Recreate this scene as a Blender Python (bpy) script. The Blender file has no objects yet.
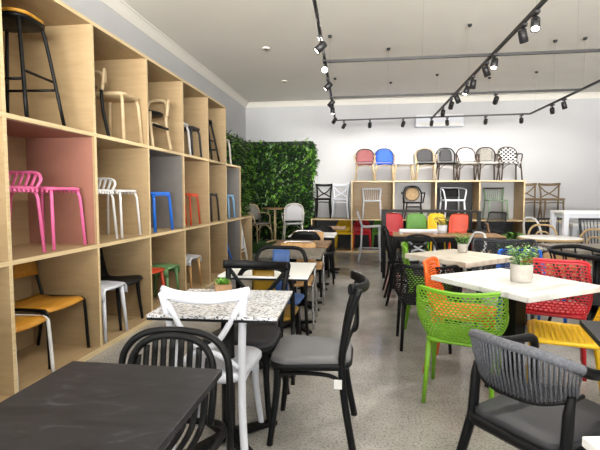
import bpy, math, random
from mathutils import Vector, Matrix, Euler
random.seed(7)
SC = bpy.context.scene
COL = SC.collection
PI = math.pi
R = math.radians

# ------------------------------------------------------------------ mesh builder
def V(*a): return Vector(a)

def cr(pts, n=6):
    """Catmull-Rom through the points."""
    P = [Vector(p) for p in pts]
    P = [P[0] * 2 - P[1]] + P + [P[-1] * 2 - P[-2]]
    out = []
    for i in range(1, len(P) - 2):
        a, b, c, d = P[i - 1], P[i], P[i + 1], P[i + 2]
        for k in range(n):
            t = k / n
            out.append(0.5 * ((2 * b) + (c - a) * t + (2 * a - 5 * b + 4 * c - d) * t * t + (3 * b - a - 3 * c + d) * t ** 3))
    out.append(P[-2].copy())
    return out

class MB:
    def __init__(s): s.v = []; s.f = []; s.sm = []; s.mi = []
    def add(s, vs, fs, sm=False, mi=0):
        o = len(s.v); s.v += [tuple(p) for p in vs]
        for f in fs:
            s.f.append([i + o for i in f]); s.sm.append(sm); s.mi.append(mi)
        return s
    def box(s, x0, x1, y0, y1, z0, z1, mi=0, front=None, fmi=1):
        vs = [(x, y, z) for x in (x0, x1) for y in (y0, y1) for z in (z0, z1)]
        fs = [(0, 1, 3, 2), (4, 6, 7, 5), (0, 4, 5, 1), (2, 3, 7, 6), (0, 2, 6, 4), (1, 5, 7, 3)]
        o = len(s.v); s.v += vs
        for k, f in enumerate(fs):
            s.f.append([i + o for i in f]); s.sm.append(False); s.mi.append(fmi if front == k else mi)
        return s
    def bar(s, p, q, w, h, up=(0, 0, 1), w2=None, h2=None):
        p, q = Vector(p), Vector(q); t = (q - p).normalized()
        u = Vector(up)
        if abs(t.dot(u)) > .95: u = Vector((0, 1, 0))
        a = t.cross(u).normalized(); b = a.cross(t).normalized()
        vs = []
        for c, ww, hh in ((p, w, h), (q, w2 or w, h2 or h)):
            for i, j in ((-1, -1), (1, -1), (1, 1), (-1, 1)): vs.append(c + a * (i * ww / 2) + b * (j * hh / 2))
        return s.add(vs, [(0, 1, 2, 3), (7, 6, 5, 4), (0, 4, 5, 1), (1, 5, 6, 2), (2, 6, 7, 3), (3, 7, 4, 0)])
    def tube(s, pts, r, n=8, r2=None, up=None, closed=False):
        """r: radius or list; r2: second radius for an oval section laid along 'up'."""
        P = [Vector(p) for p in pts]; m = len(P); vs = []; prev = None
        for i, p in enumerate(P):
            if closed: t = P[(i + 1) % m] - P[i - 1]
            else: t = P[min(i + 1, m - 1)] - P[max(i - 1, 0)]
            t.normalize()
            if up is not None or prev is None:
                u = Vector(up) if up is not None else Vector((0, 0, 1))
                if abs(t.dot(u)) > .97: u = Vector((0, 1, 0)) if abs(t.y) < .9 else Vector((1, 0, 0))
            else: u = prev
            a = (u - t * u.dot(t)).normalized(); b = t.cross(a); prev = a
            ra = r[i] if isinstance(r, (list, tuple)) else r
            rb = ra if r2 is None else r2
            for k in range(n):
                g = 2 * PI * k / n
                vs.append(p + a * (ra * math.cos(g)) + b * (rb * math.sin(g)))
        fs = []
        for i in range(m if closed else m - 1):
            j = (i + 1) % m
            for k in range(n):
                l = (k + 1) % n
                fs.append((i * n + k, i * n + l, j * n + l, j * n + k))
        s.add(vs, fs, True)
        if not closed:
            o = len(s.v) - len(vs)
            s.f.append([o + k for k in range(n)][::-1]); s.sm.append(False); s.mi.append(0)
            s.f.append([o + (m - 1) * n + k for k in range(n)]); s.sm.append(False); s.mi.append(0)
        return s
    def sheet(s, g, th=.01):
        """closed slab from a grid of points (rows), thickened along its normals."""
        nr, nc = len(g), len(g[0]); top = []; bot = []
        for i in range(nr):
            for j in range(nc):
                du = Vector(g[i][min(j + 1, nc - 1)]) - Vector(g[i][max(j - 1, 0)])
                dv = Vector(g[min(i + 1, nr - 1)][j]) - Vector(g[max(i - 1, 0)][j])
                n = du.cross(dv)
                n = n.normalized() if n.length > 1e-9 else Vector((0, 0, 1))
                p = Vector(g[i][j]); top.append(p + n * th / 2); bot.append(p - n * th / 2)
        N = nr * nc; fs = []
        for i in range(nr - 1):
            for j in range(nc - 1):
                a, b, c, d = i * nc + j, i * nc + j + 1, (i + 1) * nc + j + 1, (i + 1) * nc + j
                fs.append((a, b, c, d)); fs.append((d + N, c + N, b + N, a + N))
        ring = [j for j in range(nc)] + [i * nc + nc - 1 for i in range(1, nr)] + [(nr - 1) * nc + j for j in range(nc - 2, -1, -1)] + [i * nc for i in range(nr - 2, 0, -1)]
        for k in range(len(ring)):
            a, b = ring[k], ring[(k + 1) % len(ring)]
            fs.append((b, a, a + N, b + N))
        return s.add(top + bot, fs, True)
    def lattice(s, fn, nu, nv, k=.72):
        """one-sided sheet fn(u,v) pierced by staggered rows of six-sided holes; a modifier gives it thickness."""
        idx = {}; vs = []; fs = []
        def P(a, b):
            a = min(max(a, 0), nu)
            key = (round(a, 4), round(b, 4))
            if key not in idx: idx[key] = len(vs); vs.append(Vector(fn(a / nu, b / nv)))
            return idx[key]
        for j in range(nv):
            off = .5 * (j % 2)
            for i in range(nu + (j % 2)):
                x = i - off
                out = [(x, j), (x + .5, j), (x + 1, j), (x + 1, j + 1), (x + .5, j + 1), (x, j + 1)]
                O = [P(*p) for p in out]
                if j in (0, nv - 1) or x < .9 or x > nu - 1.9:
                    u = []
                    for q in O:
                        if q not in u: u.append(q)
                    fs.append(u); continue
                cx, cy = x + .5, j + .5; H = []
                for n, (px, py) in enumerate(out):
                    if n in (1, 4): H.append(P(px, cy + (py - cy) * (k + .12)))
                    else: H.append(P(cx + (px - cx) * k, cy + (py - cy) * k * .5))
                for n in range(6):
                    m = (n + 1) % 6; fs.append([O[n], O[m], H[m], H[n]])
        return s.add(vs, fs, True)
    def lathe(s, prof, c=(0, 0, 0), n=20):
        vs = []; fs = []
        for r, z in prof:
            for k in range(n):
                g = 2 * PI * k / n; vs.append((c[0] + r * math.cos(g), c[1] + r * math.sin(g), c[2] + z))
        for i in range(len(prof) - 1):
            for k in range(n):
                l = (k + 1) % n; fs.append((i * n + k, i * n + l, (i + 1) * n + l, (i + 1) * n + k))
        fs.append(tuple(range(n))[::-1]); fs.append(tuple((len(prof) - 1) * n + k for k in range(n)))
        return s.add(vs, fs, n > 8)
    def slab(s, outline, z0, z1, dish=0):
        n = len(outline); ins = [(x * .94, y * .94) for x, y in outline]
        vs = [(x * .95, y * .95, z0) for x, y in outline] + [(x, y, z0 + (z1 - z0) * .35) for x, y in outline] + [(x, y, z0 + (z1 - z0) * .75) for x, y in outline] + [(x, y, z1) for x, y in ins] + [(x * .5, y * .5, z1 - dish) for x, y in outline]
        fs = [tuple(range(n))[::-1]]
        for i in range(4):
            for k in range(n):
                l = (k + 1) % n; fs.append((i * n + k, i * n + l, (i + 1) * n + l, (i + 1) * n + k))
        fs.append(tuple(4 * n + k for k in range(n)))
        return s.add(vs, fs, True)
    def leaf(s, p, d, up, L, W, mi=0):
        d = Vector(d).normalized(); a = d.cross(Vector(up))
        if a.length < 1e-3: a = Vector((1, 0, 0))
        a.normalize(); n = a.cross(d); p = Vector(p)
        q = [p, p + d * L * .45 + a * W / 2 - n * L * .04, p + d * L * .5 + n * L * .06, p + d * L * .45 - a * W / 2 - n * L * .04, p + d * L - n * L * .12]
        return s.add(q, [(0, 1, 2), (0, 2, 3), (1, 4, 2), (2, 4, 3)], True, mi)
    def build(s, name, mat, parent=None, bevel=0, solid=0, loc=None, rz=0):
        me = bpy.data.meshes.new(name); me.from_pydata(s.v, [], s.f)
        me.polygons.foreach_set('use_smooth', s.sm); me.polygons.foreach_set('material_index', s.mi)
        for m in (mat if isinstance(mat, (list, tuple)) else [mat]): me.materials.append(m)
        me.update()
        o = bpy.data.objects.new(name, me); COL.objects.link(o)
        if parent: o.parent = parent
        if loc: o.location = loc
        o.rotation_euler.z = rz
        if solid:
            md = o.modifiers.new('solid', 'SOLIDIFY'); md.thickness = solid; md.offset = 0
        if bevel:
            md = o.modifiers.new('bevel', 'BEVEL'); md.width = bevel; md.segments = 2; md.limit_method = 'ANGLE'; md.angle_limit = R(50)
        return o

def rrect(w, d, r=.06, wb=None, n=5):
    """rounded trapezoid outline: front width w (at -y), back width wb."""
    wb = wb or w; pts = []
    for cx, cy, a0 in ((w / 2 - r, -d / 2 + r, -90), (wb / 2 - r, d / 2 - r, 0), (-wb / 2 + r, d / 2 - r, 90), (-w / 2 + r, -d / 2 + r, 180)):
        for k in range(n + 1):
            a = R(a0 + 90 * k / n); pts.append((cx + r * math.cos(a), cy + r * math.sin(a)))
    return pts

def tag(o, label, cat, group=None):
    o['label'] = label; o['category'] = cat
    if group: o['group'] = group
    return o
def thing(name, label, cat, loc, rz=0, group=None):
    o = bpy.data.objects.new(name, None); COL.objects.link(o)
    o.empty_display_size = .1; o.location = loc; o.rotation_euler.z = rz
    return tag(o, label, cat, group)
def struct(o): o['kind'] = 'structure'; return o
def face(dx, dy): return math.atan2(dx, -dy)

# ------------------------------------------------------------------ materials
def lin(c):
    def f(x): return x / 12.92 if x <= .04045 else ((x + .055) / 1.055) ** 2.4
    if isinstance(c, str): c = [int(c[i:i + 2], 16) / 255 for i in (0, 2, 4)]
    return (*[f(x) for x in c], 1)
_M = {}
def newmat(name):
    m = bpy.data.materials.new(name); m.use_nodes = True
    nt = m.node_tree; b = nt.nodes['Principled BSDF']
    return m, nt, b
def plain(name, c, rough=.45, metal=0, vary=.06, spec=.5):
    if name in _M: return _M[name]
    m, nt, b = newmat(name); L = nt.links
    b.inputs['Roughness'].default_value = rough; b.inputs['Metallic'].default_value = metal
    b.inputs['Specular IOR Level'].default_value = spec
    t = nt.nodes.new('ShaderNodeTexCoord'); n = nt.nodes.new('ShaderNodeTexNoise'); n.inputs['Scale'].default_value = 9; n.inputs['Detail'].default_value = 4
    L.new(t.outputs['Object'], n.inputs['Vector'])
    r = nt.nodes.new('ShaderNodeValToRGB'); k = lin(c)
    r.color_ramp.elements[0].position = .3; r.color_ramp.elements[1].position = .7
    r.color_ramp.elements[0].color = (*[x * (1 - vary) for x in k[:3]], 1); r.color_ramp.elements[1].color = (*[min(1, x * (1 + vary)) for x in k[:3]], 1)
    L.new(n.outputs['Fac'], r.inputs['Fac']); L.new(r.outputs['Color'], b.inputs['Base Color'])
    _M[name] = m; return m
def ramp_mat(name, stops, scale=(1, 1, 1), nscale=5, detail=6, rough=.5, dist=0, coord='Object', bump=0):
    m, nt, b = newmat(name); L = nt.links; N = nt.nodes
    t = N.new('ShaderNodeTexCoord'); mp = N.new('ShaderNodeMapping'); mp.inputs['Scale'].default_value = scale
    n = N.new('ShaderNodeTexNoise'); n.inputs['Scale'].default_value = nscale; n.inputs['Detail'].default_value = detail; n.inputs['Distortion'].default_value = dist
    r = N.new('ShaderNodeValToRGB'); e = r.color_ramp.elements
    while len(e) < len(stops): e.new(.5)
    for q, (p, c) in zip(e, stops): q.position = p; q.color = lin(c)
    L.new(t.outputs[coord], mp.inputs[0]); L.new(mp.outputs[0], n.inputs['Vector']); L.new(n.outputs['Fac'], r.inputs['Fac']); L.new(r.outputs[0], b.inputs['Base Color'])
    b.inputs['Roughness'].default_value = rough
    if bump:
        bp = N.new('ShaderNodeBump'); bp.inputs['Strength'].default_value = bump; bp.inputs['Distance'].default_value = .01
        L.new(n.outputs['Fac'], bp.inputs['Height']); L.new(bp.outputs[0], b.inputs['Normal'])
    _M[name] = m; return m
def floor_mat():
    m, nt, b = newmat('polished_concrete'); L = nt.links; N = nt.nodes
    t = N.new('ShaderNodeTexCoord')
    n1 = N.new('ShaderNodeTexNoise'); n1.inputs['Scale'].default_value = 1.4; n1.inputs['Detail'].default_value = 8; n1.inputs['Roughness'].default_value = .62
    r1 = N.new('ShaderNodeValToRGB'); r1.color_ramp.elements[0].position = .3; r1.color_ramp.elements[1].position = .72
    r1.color_ramp.elements[0].color = lin('827f7a'); r1.color_ramp.elements[1].color = lin('bab7b1')
    n2 = N.new('ShaderNodeTexNoise'); n2.inputs['Scale'].default_value = 75; n2.inputs['Detail'].default_value = 3
    r2 = N.new('ShaderNodeValToRGB'); r2.color_ramp.elements[0].position = .34; r2.color_ramp.elements[1].position = .5
    r2.color_ramp.elements[0].color = (.45, .45, .45, 1); r2.color_ramp.elements[1].color = (1, 1, 1, 1)
    v = N.new('ShaderNodeTexVoronoi'); v.inputs['Scale'].default_value = 38
    r3 = N.new('ShaderNodeValToRGB'); r3.color_ramp.elements[0].position = .06; r3.color_ramp.elements[1].position = .13
    r3.color_ramp.elements[0].color = (.5, .48, .45, 1); r3.color_ramp.elements[1].color = (1, 1, 1, 1)
    x1 = N.new('ShaderNodeMix'); x1.data_type = 'RGBA'; x1.blend_type = 'MULTIPLY'; x1.inputs['Factor'].default_value = .8
    x2 = N.new('ShaderNodeMix'); x2.data_type = 'RGBA'; x2.blend_type = 'MULTIPLY'; x2.inputs['Factor'].default_value = .6
    for q in (n1, n2, v): L.new(t.outputs['Object'], q.inputs['Vector'])
    L.new(n1.outputs['Fac'], r1.inputs[0]); L.new(n2.outputs['Fac'], r2.inputs[0]); L.new(v.outputs['Distance'], r3.inputs[0])
    L.new(r1.outputs[0], x1.inputs['A']); L.new(r2.outputs[0], x1.inputs['B']); L.new(x1.outputs['Result'], x2.inputs['A']); L.new(r3.outputs[0], x2.inputs['B'])
    L.new(x2.outputs['Result'], b.inputs['Base Color'])
    rr = N.new('ShaderNodeMapRange'); rr.inputs['To Min'].default_value = .1; rr.inputs['To Max'].default_value = .26
    L.new(n1.outputs['Fac'], rr.inputs['Value']); L.new(rr.outputs[0], b.inputs['Roughness'])
    b.inputs['Specular IOR Level'].default_value = .55
    return m
def speckle_mat(name, base, specks, scale=60, rough=.3):
    m, nt, b = newmat(name); L = nt.links; N = nt.nodes
    t = N.new('ShaderNodeTexCoord'); v = N.new('ShaderNodeTexVoronoi'); v.inputs['Scale'].default_value = scale
    L.new(t.outputs['Object'], v.inputs['Vector'])
    sp = N.new('ShaderNodeSeparateColor'); L.new(v.outputs['Color'], sp.inputs[0])
    r = N.new('ShaderNodeValToRGB'); r.color_ramp.interpolation = 'CONSTANT'; e = r.color_ramp.elements
    while len(e) < len(specks) + 1: e.new(.9)
    e[0].position = 0; e[0].color = lin(base)
    for q, (p, c) in zip(list(e)[1:], specks): q.position = p; q.color = lin(c)
    L.new(sp.outputs[0], r.inputs[0])
    d = N.new('ShaderNodeMath'); d.operation = 'LESS_THAN'; d.inputs[1].default_value = .55; L.new(v.outputs['Distance'], d.inputs[0])
    x = N.new('ShaderNodeMix'); x.data_type = 'RGBA'; x.inputs['A'].default_value = lin(base)
    L.new(d.outputs[0], x.inputs['Factor']); L.new(r.outputs[0], x.inputs['B']); L.new(x.outputs['Result'], b.inputs['Base Color'])
    b.inputs['Roughness'].default_value = rough
    return m
def check_mat(name, c1, c2, scale, rough=.6):
    m, nt, b = newmat(name); L = nt.links; N = nt.nodes
    t = N.new('ShaderNodeTexCoord'); mp = N.new('ShaderNodeMapping'); mp.inputs['Scale'].default_value = (1, 0, 1)
    ch = N.new('ShaderNodeTexChecker'); ch.inputs['Scale'].default_value = scale; ch.inputs[1].default_value = lin(c1); ch.inputs[2].default_value = lin(c2)
    mp.inputs['Location'].default_value = (.003, .01, .003)
    L.new(t.outputs['Object'], mp.inputs[0]); L.new(mp.outputs[0], ch.inputs['Vector']); L.new(ch.outputs['Color'], b.inputs['Base Color'])
    b.inputs['Roughness'].default_value = rough
    return m
PLY = ramp_mat('birch_plywood', [(.25, '9d8562'), (.5, 'a58d69'), (.75, 'ab946f')], (1.2, 1.2, 9), 2.2, 7, .5, 1.2)
PLYF = ramp_mat('birch_plywood_flat', [(.25, '9d8562'), (.5, 'a58d69'), (.75, 'ab946f')], (9, 1.2, 1.2), 2.2, 7, .5, 1.2)
EDGE = ramp_mat('plywood_edge', [(.3, 'c9b184'), (.7, 'dcc8a0')], (1, 1, 30), 3, 3, .5)
PINKP = plain('terracotta_laminate', '9a6a5a', .5)
GREYP = plain('grey_laminate', '74706c', .5)
DARKP = plain('black_laminate', '16171a', .5)
WALL = ramp_mat('painted_plaster', [(.3, 'b6b7ba'), (.7, 'bcbdbf')], nscale=1.5, rough=.75)
CEIL = ramp_mat('painted_ceiling', [(.3, 'dbd8d0'), (.7, 'e0ddd5')], nscale=.8, rough=.8)
WHITE = plain('white_plastic', 'd3d6df', .4, vary=.02)
WHITEM = plain('white_metal', 'd8d8d8', .35, vary=.02)
OFFW = plain('offwhite', 'd6d2c8', .5)
BLACK = plain('black_plastic', '0f1012', .45, spec=.22)
BLACKM = plain('black_metal', '0c0d0e', .42, spec=.22)
CHAR = plain('charcoal_plastic', '303237', .5, spec=.3)
GSEAT = plain('grey_seat', '6a6a6d', .55)
DSEAT = plain('dark_grey_seat', '303135', .5, spec=.3)
ROPE = ramp_mat('grey_rope', [(.3, '4b4d53'), (.7, '6c6e75')], (1, 1, 1), 120, 3, .8)
PINK = plain('pink_metal', 'e06a9c', .4)
BLUE = plain('blue_plastic', '1c6bd4', .4)
BLUE2 = plain('bright_blue_weave', '1558d8', .55)
LBLUE = plain('light_blue_metal', '86b4dc', .4)
NAVY = plain('navy', '27365e', .5)
PBLUE = plain('panel_blue', '40639f', .45)
ORANGE = plain('orange_plastic', 'ec6a24', .4)
ORED = plain('orange_red', 'cc4320', .4)
RED = plain('red_plastic', 'b41b26', .4)
GREEN = plain('lime_green_plastic', '72a822', .38)
GREEN2 = plain('leaf_green_plastic', '528c2a', .4)
SAGE = plain('sage_green', '7f9a7c', .45)
MGREEN = plain('mid_green_metal', '5f8a5a', .45)
YELL = plain('yellow_plastic', 'e6bc14', .38)
MUST = plain('mustard', '8c6b12', .45)
MAROON = plain('maroon_seat', '4c2c22', .5)
PINKW = plain('dusty_pink_weave', '8e4f52', .6)
CHROME = plain('chrome', 'c9c9cc', .2, .9)
BRASSD = plain('dark_bronze', '4a3c30', .4, .5)
BAMB = ramp_mat('bamboo_look', [(.3, 'b39a76'), (.7, 'cbb691')], (1, 1, 2), 4, 3, .5)
RATT = ramp_mat('rattan', [(.3, 'a0835a'), (.7, 'c2a87e')], (1, 1, 1), 60, 3, .6)
OAKO = ramp_mat('honey_timber', [(.3, 'bb7f22'), (.7, 'd39b3c')], (1, 6, 1), 5, 4, .35, .8)
TIMB = ramp_mat('light_timber', [(.3, 'b78a55'), (.7, 'd6ad78')], (6, 1, 1), 4, 5, .45, .8)
BROWN = ramp_mat('brown_timber', [(.3, '7a5a3c'), (.7, 'a07c55')], (6, 1, 1), 4, 5, .45, .8)
DBRN = ramp_mat('weathered_timber', [(.3, '5c4a34'), (.7, '7c674a')], (1, 1, 6), 6, 5, .6, .8)
GTIMB = ramp_mat('greyed_timber', [(.3, '6c655b'), (.7, '8d857a')], (6, 1, 1), 4, 5, .5, .8)
WASH = ramp_mat('distressed_timber', [(.28, '9a8a78'), (.45, 'cdc4b4'), (.6, 'd9d2c6'), (.72, 'b79a86')], (9, 1.2, 1), 3, 7, .5, .6)
MARB = ramp_mat('white_marble', [(.3, 'b4b2ac'), (.45, 'd6d5d1'), (.7, 'dfdedb')], (1, 4, 1), 2.2, 8, .3, 1.6)
SLATE = ramp_mat('black_slate', [(.3, '1d1d1f'), (.6, '28282b'), (.72, '3b3d42')], (1, 2.4, 1), 7, 9, .5, 1.4)
SLATE.node_tree.nodes['Principled BSDF'].inputs['Specular IOR Level'].default_value = .25
TERR = speckle_mat('terrazzo', 'd2d4d8', [(.3, '9a9b9e'), (.48, '6c6d72'), (.66, 'c2b8a8'), (.76, '4a4c52'), (.9, 'e6e6e8')], 88)
WTOP = plain('white_laminate', 'eeeeec', .35, vary=.01)
CONC = ramp_mat('cast_concrete', [(.3, 'a8a39b'), (.7, 'c2bdb5')], nscale=14, rough=.8)
SOIL = plain('soil', '3a2a1e', .9)
LEAFS = [plain('leaf_dark', '1d3a19', .5), plain('leaf_mid', '346322', .5), plain('leaf_bright', '74a838', .5), plain('leaf_shade', '142a16', .6), plain('leaf_pale', '8aa878', .5)]
LSUC = plain('succulent_green', '4f8a2c', .5)
CHK = check_mat('black_white_weave', '202226', 'e8e8e6', 21)
GRYW = check_mat('grey_weave', '4a4b4c', 'b4b0a6', 160)
WHTW = check_mat('pale_weave', 'd8d8dc', 'c4c4ca', 160)
BLKW = check_mat('charcoal_weave', '2c2d30', '3a3b3e', 160)
LAMPB = plain('spot_black', '1b1b1d', .45)
GLOW, _nt, _b = newmat('lamp_face'); _b.inputs['Emission Color'].default_value = (1, .93, .82, 1); _b.inputs['Emission Strength'].default_value = 12
TURF = ramp_mat('artificial_turf', [(.3, '1f3a1a'), (.7, '3a5c28')], nscale=60, rough=.9, bump=.6)

# ------------------------------------------------------------------ room
CZ, YB, XL, XR, YF = 3.52, 10.85, -2.86, 5.35, -4.2
struct(MB().box(XL - .1, XR + .1, YF - .1, YB + .1, -.1, 0).build('floor', floor_mat()))
struct(MB().box(XL - .1, XR + .1, YF - .1, YB + .1, CZ, CZ + .1).build('ceiling', CEIL))
struct(MB().box(XL - .1, XL, YF - .1, YB + .1, 0, CZ).build('wall_left', WALL))
struct(MB().box(XR, XR + .1, YF - .1, YB + .1, 0, CZ).build('wall_right', WALL))
struct(MB().box(XL, XR, YB, YB + .1, 0, CZ).build('wall_back', WALL))
w = MB(); w.box(XL, XR, YF - .1, YF, 2.9, CZ).box(XL, XL + .3, YF - .1, YF, 0, 2.9).box(XR - .3, XR, YF - .1, YF, 0, 2.9).box(XL, XR, YF - .1, YF, 0, 1.0)  # unseen sill height set to keep the added fill off the furniture
struct(w.build('wall_front', WALL))
w = MB()
for x in (XL + .3, -1.0, 1.1, 3.2, XR - .36): w.box(x, x + .06, YF - .07, YF - .02, 1.0, 2.9)
struct(w.build('window_1', BLACKM))
def cornice(name, p, q, n):
    m = MB(); p = Vector(p); q = Vector(q); n = Vector(n)
    prof = [(0, -.11), (.012, -.11), (.03, -.085), (.06, -.045), (.085, -.02), (.11, -.012), (.11, 0), (0, 0)]
    vs = [c + n * a + Vector((0, 0, b)) for c in (p, q) for a, b in prof]; k = len(prof)
    m.add(vs, [(i, (i + 1) % k, k + (i + 1) % k, k + i) for i in range(k)], False)
    struct(m.build(name, CEIL))
cornice('trim_1', (XL, YF, CZ), (XL, YB, CZ), (1, 0, 0)); cornice('trim_2', (XL, YB, CZ), (XR, YB, CZ), (0, -1, 0)); cornice('trim_3', (XR, YB, CZ), (XR, YF, CZ), (-1, 0, 0))
struct(MB().box(XL, XR, YB - .015, YB, 0, .1).build('baseboard_back', WHITE))
struct(MB().box(XR - .015, XR, YF, YB, 0, .1).build('baseboard_right', WHITE))
struct(MB().box(XL, XL + .015, YF, YB, 0, .1).build('baseboard_left', WHITE))

# ------------------------------------------------------------------ left shelving
XS = -2.14; XBK = -2.76; DY = [1.6, 2.47, 3.4, 4.31, 5.21, 6.09, 6.91, 7.74, 8.53]; RZ = [.03, .88, 1.78, 2.67]
T = .03
sh = thing('plywood_shelving', 'long stepped birch plywood cube shelving along the left wall holding stools and chairs', 'shelving', (XS, 5, 0))
def spart(name, x0, x1, y0, y1, z0, z1, mat, edge=False, parent=sh, off=(XS, 5, 0)):
    m = MB().box(x0 - off[0], x1 - off[0], y0 - off[1], y1 - off[1], z0, z1, 0, 1 if edge else None)
    return m.build(name, [mat, EDGE] if edge else mat, parent)
Rend = [8, 7, 6]                       # how far each of the three tiers runs
spart('shelf_board', XBK, XS, DY[0] - .015, DY[8] + .015, 0, .045, PLYF, True)
for r, z in ((0, .88), (1, 1.78), (2, 2.66)):
    spart('shelf_board', XBK, XS, DY[0] - .015, DY[Rend[r]] + .015, z - T / 2, z + T / 2, PLYF, True)
for r in range(3):
    z0 = (.045, .895, 1.795)[r]; z1 = (.865, 1.765, 2.645)[r]
    for k in range(Rend[r] + 1):
        spart('divider', XBK, XS - .001, DY[k] - T / 2, DY[k] + T / 2, z0, z1, PLY, True)
    for k in range(Rend[r]):
        spart('back_panel', XBK, XBK + .012, DY[k] + T / 2, DY[k + 1] - T / 2, z0, z1, PLY)
def lining(r, k, mat, sides):
    z0 = (.045, .895, 1.795)[r]; z1 = (.865, 1.765, 2.645)[r]
    if 'r' in sides: spart('lining_panel', XBK + .013, XS - .02, DY[k + 1] - T / 2 - .004, DY[k + 1] - T / 2 - .001, z0 + .001, z1 - .006, mat)
    if 't' in sides: spart('lining_panel', XBK + .013, XS - .02, DY[k] + T / 2 + .002, DY[k + 1] - T / 2 - .005, z1 - .005, z1 - .001, mat)
    if 'b' in sides: spart('lining_panel', XBK + .013, XBK + .016, DY[k] + T / 2 + .002, DY[k + 1] - T / 2 - .005, z0 + .001, z1 - .006, mat)
lining(1, 1, PINKP, 'rt'); lining(1, 3, GREYP, 'rt'); lining(1, 6, GREYP, 'rb'); lining(0, 6, GREYP, 'rb')

# ------------------------------------------------------------------ back shelving
YS = 10.2; YSB = 10.83
bs = thing('plywood_display_case', 'plywood cube case along the back wall with four upper bays and chairs on top', 'shelving', (1.5, YS, 0))
def bpart(name, x0, x1, z0, z1, mat, edge=False, y0=YS, y1=YSB):
    m = MB().box(x0 - 1.5, x1 - 1.5, y0 - YS, y1 - YS, z0, z1, 0, 2 if edge else None)
    return m.build(name, [mat, EDGE] if edge else mat, bs)
BX = [-1.16, -.25, .67, 1.58, 2.5, 3.41, 4.3]
bpart('shelf_board', BX[0] - .015, BX[6] + .015, .725, .755, PLYF, True)
bpart('shelf_board', BX[1] - .015, BX[5] + .015, 1.58, 1.61, PLYF, True)
bpart('shelf_board', BX[0] - .015, BX[6] + .015, 0, .03, PLYF, True)
for x in BX: bpart('divider', x - .015, x + .015, .03, .725, PLY, True)
for x in BX[1:6]: bpart('divider', x - .015, x + .015, .755, 1.58, PLY, True)
bpart('back_panel', BX[1] + .015, BX[2] - .015, .755, 1.58, PLY, False, YSB - .015)
bpart('back_panel', BX[3] + .015, BX[4] - .015, .755, 1.58, DARKP, False, YSB - .015)
for k in range(6): bpart('back_panel', BX[k] + .015, BX[k + 1] - .015, .03, .725, DARKP, False, YSB - .015)

# ------------------------------------------------------------------ furniture kinds
def P_(root, name, mat, mb, **k): return mb.build(name, mat, root, **k)

def cross_chair(label, loc, rz, mat=BLACK, seat=None, W=.42, H=.87, SH=.455, group=None, sc=1, tagged=False, straight=False):
    t = thing('cross_back_chair', label, 'chair', loc, rz, group); t.scale = (sc,) * 3
    P_(t, 'seat', seat or mat, MB().slab(rrect(W + .02, .42, .09, W - .05), SH - .035, SH + .012, .012))
    x = W / 2
    if seat: P_(t, 'seat_frame', mat, MB().slab(rrect(W + .035, .435, .09, W - .03), SH - .05, SH - .012))
    for sx in (-1, 1):
        P_(t, 'leg', mat, MB().tube(cr([(sx * (x - .035), -.165, SH - .04), (sx * (x - .03), -.175, .25), (sx * (x - .005), -.205, 0)], 5), [.021, .021, .02, .02, .019, .018, .018, .017, .017, .016, .016][:11]))
        P_(t, 'leg', mat, MB().tube(cr([(sx * (x - .005), .225, 0), (sx * (x - .03), .18, .25), (sx * (x - .035), .165, SH), (sx * (x - .025), .195, .66), (sx * (x - .005), .25, H - .02)], 5), .019))
    P_(t, 'top_rail', mat, MB().tube(cr([(-x - .012, .205, H - .02), (-x * .6, .265, H - .028), (0, .29, H - .032), (x * .6, .265, H - .028), (x + .012, .205, H - .02)], 5), .028, 10, r2=.014, up=(0, 0, 1)))
    for sx in (-1, 1):
        P_(t, 'cross_brace', mat, MB().tube(cr([(sx * (x - .02), .24, H - .06), (sx * (.07 if straight else .06), .235 + .006 * sx, H * (.77 if straight else .72)), (-sx * .07, .205 + .006 * sx, H * (.67 if straight else .635)), (-sx * (x - .045), .178, SH + .035)], 6), .014, 8, r2=.008, up=(0, 0, 1)))
    for sx in (-1, 1):
        P_(t, 'stretcher', mat, MB().tube(cr([(sx * (x - .03), -.178, SH - .13), (sx * (x - .05), -.12, SH - .085), (sx * (x - .05), .1, SH - .085), (sx * (x - .03), .175, SH - .13)], 5), .011))
    P_(t, 'stretcher', mat, MB().tube(cr([(-x + .03, -.178, SH - .13), (-x + .08, -.17, SH - .085), (x - .08, -.17, SH - .085), (x - .03, -.178, SH - .13)], 5), .011))
    if tagged:
        P_(t, 'price_tag', WTOP, MB().box(.196, .199, .128, .168, .322, .37))['label'] = 'small white price tag'
    return t

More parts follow.
